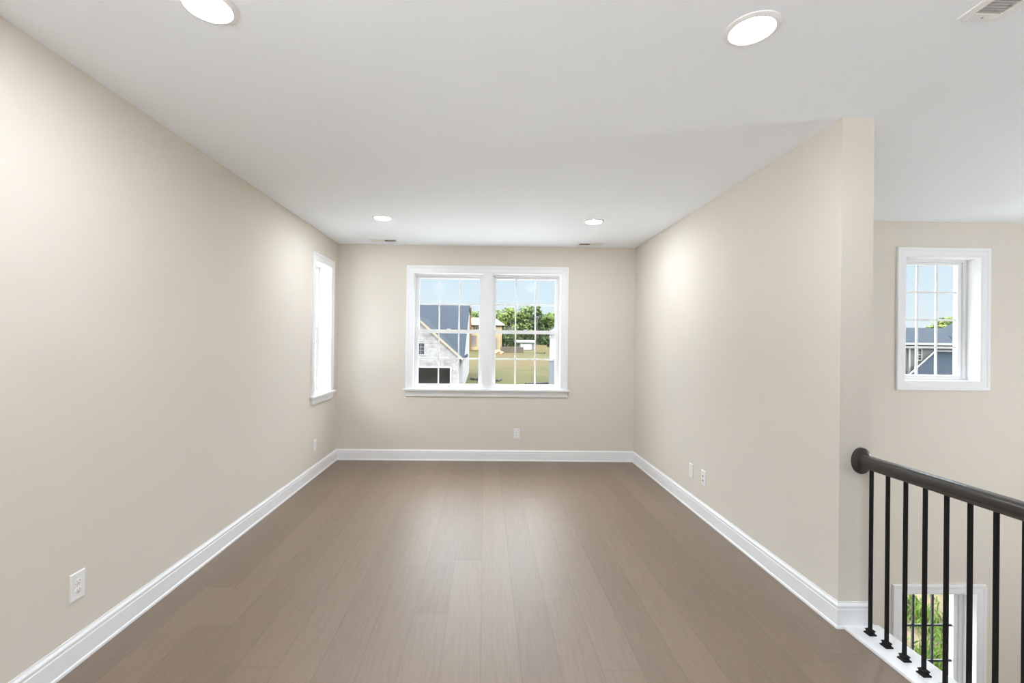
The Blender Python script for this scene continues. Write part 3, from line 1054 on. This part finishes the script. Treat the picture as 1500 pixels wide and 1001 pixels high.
cpart(MB().poly_prism([(cx0 - 0.12, YW - 0.34, 2.52), (cx0 + 4, YW - 0.34, 5.74), (cx0 + 4, YW - 0.34, 5.44), (cx0 - 0.12, YW - 0.34, 2.22)], (0, 0.05, 0)), 'rake_board', M['white_paint'])
cpart(MB().box(cx0 + 3.2, cx0 + 9, YW + 2.2, YW + 10, GZ, 4.4), 'house_wall', M['brick_grey'])

# ------------------------------------------------------------------ outside: grey house seen in the upper stairwell window
M['siding_grey'] = striped_mat('grey_lap_siding', (0.0772, 0.0772, 0.0758), (0.0584, 0.0584, 0.0584), 0.2, 'Z', 0.7, 0.12)
YN = 45.0
hn = empty('grey_house', (44, YN, GZ))
tag(hn, 'grey-sided house with slate-blue roofs beyond the upper stairwell window', 'house')
def npart(mb, name, mat, parent=None):
    o = mb.build(name, mat, parent or hn)
    if parent is None:
        o.matrix_parent_inverse = Matrix.Translation((-44, -YN, -GZ))
    return o
def px2w(u, v, y):
    """the point of the photograph at (u, v) that lies at depth y"""
    d = R_ * ((u - 721.17) / 667.0) - U_ * ((v - 500.5) / 667.0) + F_
    t = y / d.y
    return (d.x * t, y, CAM_H + d.z * t)

nx0 = px2w(1329.5, 530, YN)[0]
nx1 = 60.0
zeave = px2w(1355, 505, YN - 0.5)[2]
zf = px2w(1355, 509.3, YN)[2]
zrg = px2w(1345, 482.5, YN + 4.5)[2]
npart(MB().box(nx0 - 3, nx1, YN, YN + 9, GZ, zf + 0.2), 'siding_wall', M['siding_grey'])
nr = MB()
nr.poly_prism([(nx0 - 4, YN - 0.5, zeave), (nx1 + 0.6, YN - 0.5, zeave), (nx1 + 0.6, YN + 4.5, zrg), (nx0 - 4, YN + 4.5, zrg)], (0, 0, 0.15))
nr.poly_prism([(nx0 - 4, YN + 9.5, zeave), (nx1 + 0.6, YN + 9.5, zeave), (nx1 + 0.6, YN + 4.5, zrg), (nx0 - 4, YN + 4.5, zrg)], (0, 0, 0.15))
npart(nr, 'main_roof', M['shingle'])
def on_main(u, v):
    lo, hi = YN - 0.5, YN + 4.5
    for _ in range(40):
        m_ = (lo + hi) / 2
        zr_ = zeave + (zrg - zeave) * (m_ - YN + 0.5) / 5.0 + 0.15
        if px2w(u, v, m_)[2] > zr_:
            lo = m_
        else:
            hi = m_
        if hi - lo < 1e-4:
            break
    return px2w(u, v, lo)
def lerp3(p, q, t):
    return tuple(p[k] + (q[k] - p[k]) * t for k in range(3))
p1 = px2w(1377, 484.5, YN + 4.4)
pv = on_main(1394, 496.5)
p2 = px2w(1397, 473.8, YN + 5.6)
npart(MB().poly_prism([p1, lerp3(p1, pv, 1.6), lerp3(p1, p2, 3.2)], (0.1, 0.1, 0.12)), 'cross_roof', M['shingle'])
npart(MB().box(nx0 - 4, nx1 + 0.6, YN - 0.64, YN - 0.5, zeave - 0.06, zeave + 0.17), 'gutter', M['white_paint'])
npart(MB().box(nx0 - 3, nx1, YN - 0.06, YN, zf - 0.11, zf + 0.11), 'frieze_board', M['white_paint'])
npart(MB().box(nx0 - 3, nx1, YN - 0.5, YN, zf + 0.2, zf + 0.28), 'soffit', M['siding_grey'])
xd = px2w(1329.4, 530, YN)[0], px2w(1332, 530, YN)[0]
npart(MB().box(xd[0], xd[1], YN - 0.14, YN, GZ, zf - 0.1), 'downspout', M['white_paint'])
wa, wb_ = px2w(1339, 529, YN), px2w(1350.3, 510.5, YN)
nwn = npart(ring(MB(), wa[0], wb_[0], wa[2], wb_[2], YN - 0.08, YN, 0.12, 0.12, 0.12, 0.12, 0.0), 'house_window', M['white_paint'])
MB().box(wa[0] + 0.12, wb_[0] - 0.12, YN - 0.03, YN - 0.01, wa[2] + 0.12, wb_[2] - 0.12).build('pane', M['pane_dark'], nwn)
ng = MB().box((wa[0] + wb_[0]) / 2 - 0.02, (wa[0] + wb_[0]) / 2 + 0.02, YN - 0.05, YN - 0.03, wa[2] + 0.12, wb_[2] - 0.12)
for k in (1, 2, 3):
    zz = wa[2] + 0.12 + (wb_[2] - wa[2] - 0.24) * k / 4
    hh = 0.05 if k == 2 else 0.02
    ng.box(wa[0] + 0.12, wb_[0] - 0.12, YN - 0.049, YN - 0.03, zz - hh, zz + hh)
ng.build('muntins', M['white_paint'], nwn)
# lower roof in front of the wall, with its white edge on the left
tp = px2w(1369, 515, YN - 0.05)
bt = px2w(1331.5, 549, YN - 2.6)
lr = MB()
lr.poly_prism([bt, (nx1, bt[1], bt[2]), (nx1, tp[1], tp[2]), tp], (0, 0, -0.15))
npart(lr, 'lower_roof', M['shingle'])
npart(MB().poly_prism([bt, (bt[0] + 0.16, bt[1], bt[2]), (tp[0] + 0.16, tp[1], tp[2]), tp], (0, -0.02, 0.08)), 'rake_board', M['white_paint'])
npart(MB().box(tp[0], nx1, YN - 0.12, YN, tp[2] - 0.02, tp[2] + 0.11), 'roof_flashing', M['white_paint'])
npart(MB().box(bt[0] + 0.4, nx1, bt[1] + 0.3, YN, GZ, bt[2] - 0.12), 'garage_wall', M['siding_grey'])

# ------------------------------------------------------------------ outside: small things across the field
M['white_metal'] = simple('white_metal_panel', (0.2539, 0.2576, 0.2613), 0.5, 0.04, 0.5, spec=0.08)
M['grey_wood'] = simple('weathered_wood', (0.0671, 0.0564, 0.0456), 0.9, 0.35, 1.2, spec=0.08)
M['lumber'] = striped_mat('lumber_boards', (0.1282, 0.1033, 0.0551), (0.0853, 0.0671, 0.0309), 0.35, 'Z', 0.8, 0.2)
M['black_fabric'] = simple('black_filter_fabric', (0.035, 0.035, 0.035), 0.9, 0.2, 2, spec=0.08)

# white metal shed
YH = 118.0
a = px2w(757, 509, YH)
b = px2w(783, 497, YH)
gy = gz(YH)
o = empty('metal_shed', ((a[0] + b[0]) / 2, YH, gy))
wd = (b[0] - a[0]) / 2
MB().box(-wd * 0.62, wd, 0, 3.0, -0.4, 1.55).build('wall', M['white_metal'], o)
MB().poly_prism([(-wd, -0.4, 1.75), (wd + 0.2, -0.4, 1.75), (wd + 0.2, 1.5, 2.3), (-wd, 1.5, 2.3)], (0, 0, 0.12)).poly_prism([(-wd, 3.4, 1.75), (wd + 0.2, 3.4, 1.75), (wd + 0.2, 1.5, 2.3), (-wd, 1.5, 2.3)], (0, 0, 0.12)).build('roof', M['white_metal'], o)
for x in (-wd + 0.1, -wd * 0.62):
    MB().box(x - 0.06, x + 0.06, -0.1, 0.02, -0.4, 1.75).build('post', M['grey_wood'], o)
MB().box(wd - 0.75, wd - 0.1, -0.03, 0.0, -0.3, 1.4).build('door', M['garage_dark'], o)
tag(o, 'low white metal shed across the field below the trees', 'shed')
# grey wooden fence panels left of the shed
YP = 104.0
for k, (u0, u1, lab) in enumerate(((733.5, 750, 'weathered wooden crate wall beside the framed house'), (751.5, 766.5, 'weathered wooden crate wall in front of the white shed'))):
    a = px2w(u0, 512, YP)
    b = px2w(u1, 503, YP)
    gy = gz(YP)
    o = empty('crate_stack', ((a[0] + b[0]) / 2, YP, gy))
    wd = (b[0] - a[0]) / 2
    MB().box(-wd, wd, 0, 1.2, -0.3, 1.30).build('panel', M['grey_wood'], o)
    for q in range(5):
        x = -wd + 2 * wd * q / 4
        MB().box(x - 0.05, x + 0.05, -0.08, 0.0, -0.3, 1.42).build('post', M['grey_wood'], o)
    tag(o, lab, 'crates', 'wooden crate walls across the field')
# lumber stack right of the shed
a = px2w(784.5, 509, YP)
b = px2w(801, 499, YP)
o = empty('lumber_stack', ((a[0] + b[0]) / 2, YP, gz(YP)))
wd = (b[0] - a[0]) / 2
MB().box(-wd, wd, 0, 1.2, 0.2, 1.85, 0.03).build('boards', M['lumber'], o)
for x in (-wd * 0.7, wd * 0.7):
    MB().box(x - 0.08, x + 0.08, 0, 1.2, -0.3, 0.2).build('bearer', M['grey_wood'], o)
tag(o, 'tall stack of yellow lumber boards in the grass near the shed', 'lumber')
# dirt mound at the left of the crates
M['dirt'] = simple('red_dirt', (0.1683, 0.1060, 0.0679), 0.95, 0.25, 1.5, spec=0.08)
a = px2w(729, 511, 100)
mbd = MB()
bmd = bmesh.new()
bmesh.ops.create_icosphere(bmd, subdivisions=3, radius=1.0)
for v in bmd.verts:
    s = 1 + 0.25 * math.sin(v.co.x * 7 + v.co.y * 3) * math.cos(v.co.z * 5 + v.co.x * 2)
    v.co = Vector((v.co.x * 1.3 * s, v.co.y * 1.0 * s, v.co.z * 0.75 * s))
mbd.merge(bmd)
o = mbd.build('dirt_mound', M['dirt'], smooth=True)
o.location = (a[0], 100, gz(100) + 0.1)
tag(o, 'small mound of red dirt beside the wooden crates', 'dirt mound')
# black silt socks lying on the grass
for (u0, v0, u1, v1, lab) in ((728, 560, 734, 557.5, 'short black silt sock lying at the near edge of the field'), (770, 565.5, 808, 563.5, 'long black silt sock along the near field edge by the white house'), (689, 556.5, 703, 558.5, 'black silt sock lying beside the brick house wall')):
    def on_ground(u, v):
        lo, hi = 20.0, 120.0
        for _ in range(40):
            mid = (lo + hi) / 2
            if px2w(u, v, mid)[2] > gz(mid):
                lo = mid
            else:
                hi = mid
        return px2w(u, v, lo)
    p0, p1 = Vector(on_ground(u0, v0)), Vector(on_ground(u1, v1))
    pts = [p0.lerp(p1, t / 8) + Vector((0, 0.12 * math.sin(t * 1.3), 0.12)) for t in range(9)]
    o = MB().tube(pts, 0.2, 8).build('silt_sock', M['black_fabric'], smooth=True)
    tag(o, lab, 'silt sock', 'silt socks on the field')

# ------------------------------------------------------------------ outside: trees
def leaf_mat(name, c1, c2):
    m, nt, b = new_mat(name)
    g = nt.nodes.new('ShaderNodeNewGeometry')
    r = nt.nodes.new('ShaderNodeMixRGB')
    r.inputs[1].default_value = (*c1, 1)
    r.inputs[2].default_value = (*c2, 1)
    L(nt, g.outputs['Random Per Island'], r.inputs[0])
    L(nt, r.outputs[0], b.inputs['Base Color'])
    b.inputs['Roughness'].default_value = 0.8
    b.inputs['Specular IOR Level'].default_value = 0.1
    return m
M['leaf_light'] = leaf_mat('light_leaves', (0.0784, 0.1134, 0.0235), (0.1302, 0.1567, 0.0512))
M['leaf_mid'] = leaf_mat('mid_leaves', (0.0562, 0.0874, 0.0219), (0.1011, 0.1292, 0.0486))
M['leaf_dark'] = leaf_mat('dark_leaves', (0.0269, 0.0424, 0.0180), (0.0562, 0.0767, 0.0325))
M['bark'] = simple('bark', (0.091, 0.073, 0.059), 0.9, 0.2, 2, spec=0.08)

def tree_proto(seed, h, w, leafmat, n=1500, narrow=False, gap=0.0):
    rnd = random.Random(seed)
    root = empty('field_tree')
    tk = MB()
    tk.tube([(0, 0, -0.5), (0.1, 0, h * 0.3), (0.0, 0.1, h * 0.6), (0.1, 0, h * 0.9)], [0.28, 0.22, 0.14, 0.04], 8)
    for k in range(6):
        a = rnd.uniform(0, 6.28)
        z = h * rnd.uniform(0.3, 0.65)
        tk.tube([(0, 0, z), (math.cos(a) * w * 0.18, math.sin(a) * w * 0.18, z + h * 0.1), (math.cos(a) * w * 0.36, math.sin(a) * w * 0.36, z + h * 0.22)], [0.1, 0.07, 0.03], 6)
    tk.build('trunk', M['bark'], root)
    bm = bmesh.new()
    blobs = []
    for k in range(13):
        zz = rnd.uniform(0.12, 0.92)
        rad = math.sqrt(max(0.05, 1 - ((zz - 0.45) / 0.55) ** 2))
        a = rnd.uniform(0, 6.28)
        q = rnd.uniform(0.2, 0.75) * rad * w / 2
        blobs.append((Vector((math.cos(a) * q, math.sin(a) * q, zz * h)), rnd.uniform(0.16, 0.26) * w * (0.8 if narrow else 1.0)))
    blobs.append((Vector((0, 0, h * 0.92)), 0.13 * w))
    for k in range(n):
        c, rr = rnd.choice(blobs)
        d = Vector((rnd.gauss(0, 1), rnd.gauss(0, 1), rnd.gauss(0, 1))).normalized()
        p = c + d * rr * (rnd.uniform(0.55, 1.05))
        p.z = min(p.z, h)
        nrm = (d + 0.6 * Vector((rnd.uniform(-1, 1), rnd.uniform(-1, 1), rnd.uniform(-1, 1)))).normalized()
        t1 = nrm.orthogonal().normalized()
        t2 = nrm.cross(t1)
        s = rnd.uniform(0.16, 0.42)
        s2 = s * rnd.uniform(0.5, 0.9)
        vs = [bm.verts.new(p + t1 * s), bm.verts.new(p + t2 * s2 + nrm * 0.05), bm.verts.new(p - t1 * s), bm.verts.new(p - t2 * s2 + nrm * 0.05)]
        bm.faces.new(vs)
    mb = MB()
    mb.bm.free()
    mb.bm = bm
    mb.build('crown', leafmat, root)
    return root

protos = {
    'light': tree_proto(1, 10.0, 8.5, M['leaf_light'], 1900),
    'mid': tree_proto(2, 11.0, 9.0, M['leaf_mid'], 1900),
    'tall': tree_proto(3, 13.0, 6.0, M['leaf_dark'], 1400, True),
    'dark': tree_proto(4, 8.0, 9.0, M['leaf_dark'], 2000),
}
TREES = [  # pixel of the top, distance, kind, label
    (697, 457, 150, 'mid', 'pale tree showing over the unfinished house roof, left of the window post'),
    (725, 455, 158, 'mid', 'hazy tree standing behind the right end of the pale roof deck'),
    (735, 460, 150, 'light', 'bright yellow-green tree rising over the corner of the unfinished house'),
    (748, 452, 146, 'light', 'tall yellow-green tree above the first crate wall'),
    (757, 458, 150, 'light', 'rounded light green tree above the gap between the crate walls'),
    (766, 462, 154, 'mid', 'middle green tree behind the shed, left of the tall dark tree'),
    (775, 449, 148, 'mid', 'big full green tree directly above the white shed'),
    (788, 446, 144, 'tall', 'tallest slender dark tree, above the lumber stack'),
    (797, 464, 150, 'light', 'low light green tree right of the tallest tree'),
    (804, 461, 146, 'mid', 'loose green tree above the peak of the white house roof'),
    (814, 458, 150, 'mid', 'green tree half hidden behind the right window frame'),
    (742, 484, 138, 'dark', 'dark undergrowth tree behind the first crate wall'),
    (760, 486, 138, 'dark', 'dark undergrowth tree just left of the white shed roof'),
    (778, 484, 138, 'dark', 'dark undergrowth tree behind the white shed'),
    (796, 485, 138, 'dark', 'dark undergrowth tree behind the lumber stack'),
    (812, 484, 138, 'dark', 'dark undergrowth tree next to the white house'),
    (1364, 478.5, 80, 'light', 'light green treetop peeking over the left of the grey house ridge'),
    (1379, 474, 78, 'light', 'light green treetop above the middle of the grey house roof'),
    (1396, 466, 76, 'light', 'highest light green treetop over the grey house cross roof'),
]
used = set()
HT = {'light': 10.0, 'mid': 11.0, 'tall': 13.0, 'dark': 8.0}
for i, (u, v, y, kind, lab) in enumerate(TREES):
    top = px2w(u, v, y)
    o = protos[kind] if kind not in used else copy_tree(protos[kind])
    used.add(kind)
    base = gz(y) - 0.2
    s = (top[2] - base) / HT[kind]
    o.location = (top[0], y, base)
    sw = s * random.uniform(0.9, 1.1)
    o.scale = (sw, sw, s)
    o.rotation_euler = (0, 0, random.uniform(0, 6.28))
    tag(o, lab, 'tree', 'trees beyond the field' if i < 16 else 'treetops behind the grey house')

# ------------------------------------------------------------------ outside: grass bank below the lower stairwell window
M['straw'] = simple('straw_and_soil', (0.0853, 0.0711, 0.0450), 0.95, 0.25, 3, spec=0.08)
bm = bmesh.new()
nxg, nyg = 40, 40
def bank_z(x, y):
    return GZ + 0.02 + 0.42 * max(0.0, (y - 5.4)) * 0.55 + 0.06 * math.sin(x * 2.3 + y * 1.1) + 0.05 * math.sin(y * 4.1 - x * 1.7)
rows = []
for j in range(nyg + 1):
    y = 5.2 + 8.0 * j / nyg
    rows.append([bm.verts.new((4.0 + 11.0 * i / nxg, y, bank_z(4.0 + 11.0 * i / nxg, y) if 0 < j < nyg and 0 < i < nxg else GZ - 0.1)) for i in range(nxg + 1)])
for a, b in zip(rows, rows[1:]):
    for i in range(nxg):
        bm.faces.new((a[i], a[i + 1], b[i + 1], b[i]))
mb = MB()
mb.bm.free()
mb.bm = bm
o = mb.build('ground_bank', M['straw'], smooth=True)
struct(o)
M['grass'] = leaf_mat('grass_blades', (0.0670, 0.1278, 0.0206), (0.1536, 0.2243, 0.0609))
rnd = random.Random(11)
bm = bmesh.new()
k = 0
while k < 20000:
    x, y = rnd.uniform(4.8, 11.0), rnd.uniform(5.6, 11.5)
    # clumps with straw showing between them, and one worn straw patch
    q = math.sin((x * 0.8 + y * 1.5) * 3.1) + 0.7 * math.sin(x * 4.1 - y * 3.2) + rnd.uniform(-0.9, 0.9)
    if q < -0.75 or (math.hypot(x - 7.85, y - 7.75) < 0.6 and rnd.random() < 0.86):
        continue
    k += 1
    z = bank_z(x, y)
    a = rnd.uniform(0, 6.28)
    hgt = rnd.uniform(0.06, 0.2)
    w = rnd.uniform(0.006, 0.014)
    ln = rnd.uniform(0.3, 1.0) * hgt
    dx, dy = math.cos(a), math.sin(a)
    p = [(x - dy * w, y + dx * w, z - 0.02), (x + dy * w, y - dx * w, z - 0.02), (x + dx * ln * 0.5 + dy * w * 0.8, y + dy * ln * 0.5 - dx * w * 0.8, z + hgt * 0.7), (x + dx * ln, y + dy * ln, z + hgt), (x + dx * ln * 0.5 - dy * w * 0.8, y + dy * ln * 0.5 + dx * w * 0.8, z + hgt * 0.7)]
    bm.faces.new([bm.verts.new(c) for c in p])
mb = MB()
mb.bm.free()
mb.bm = bm
o = mb.build('grass', M['grass'])
tag(o, 'clumps of bright green grass on the straw-covered bank outside the lower window', 'grass', kind='stuff')
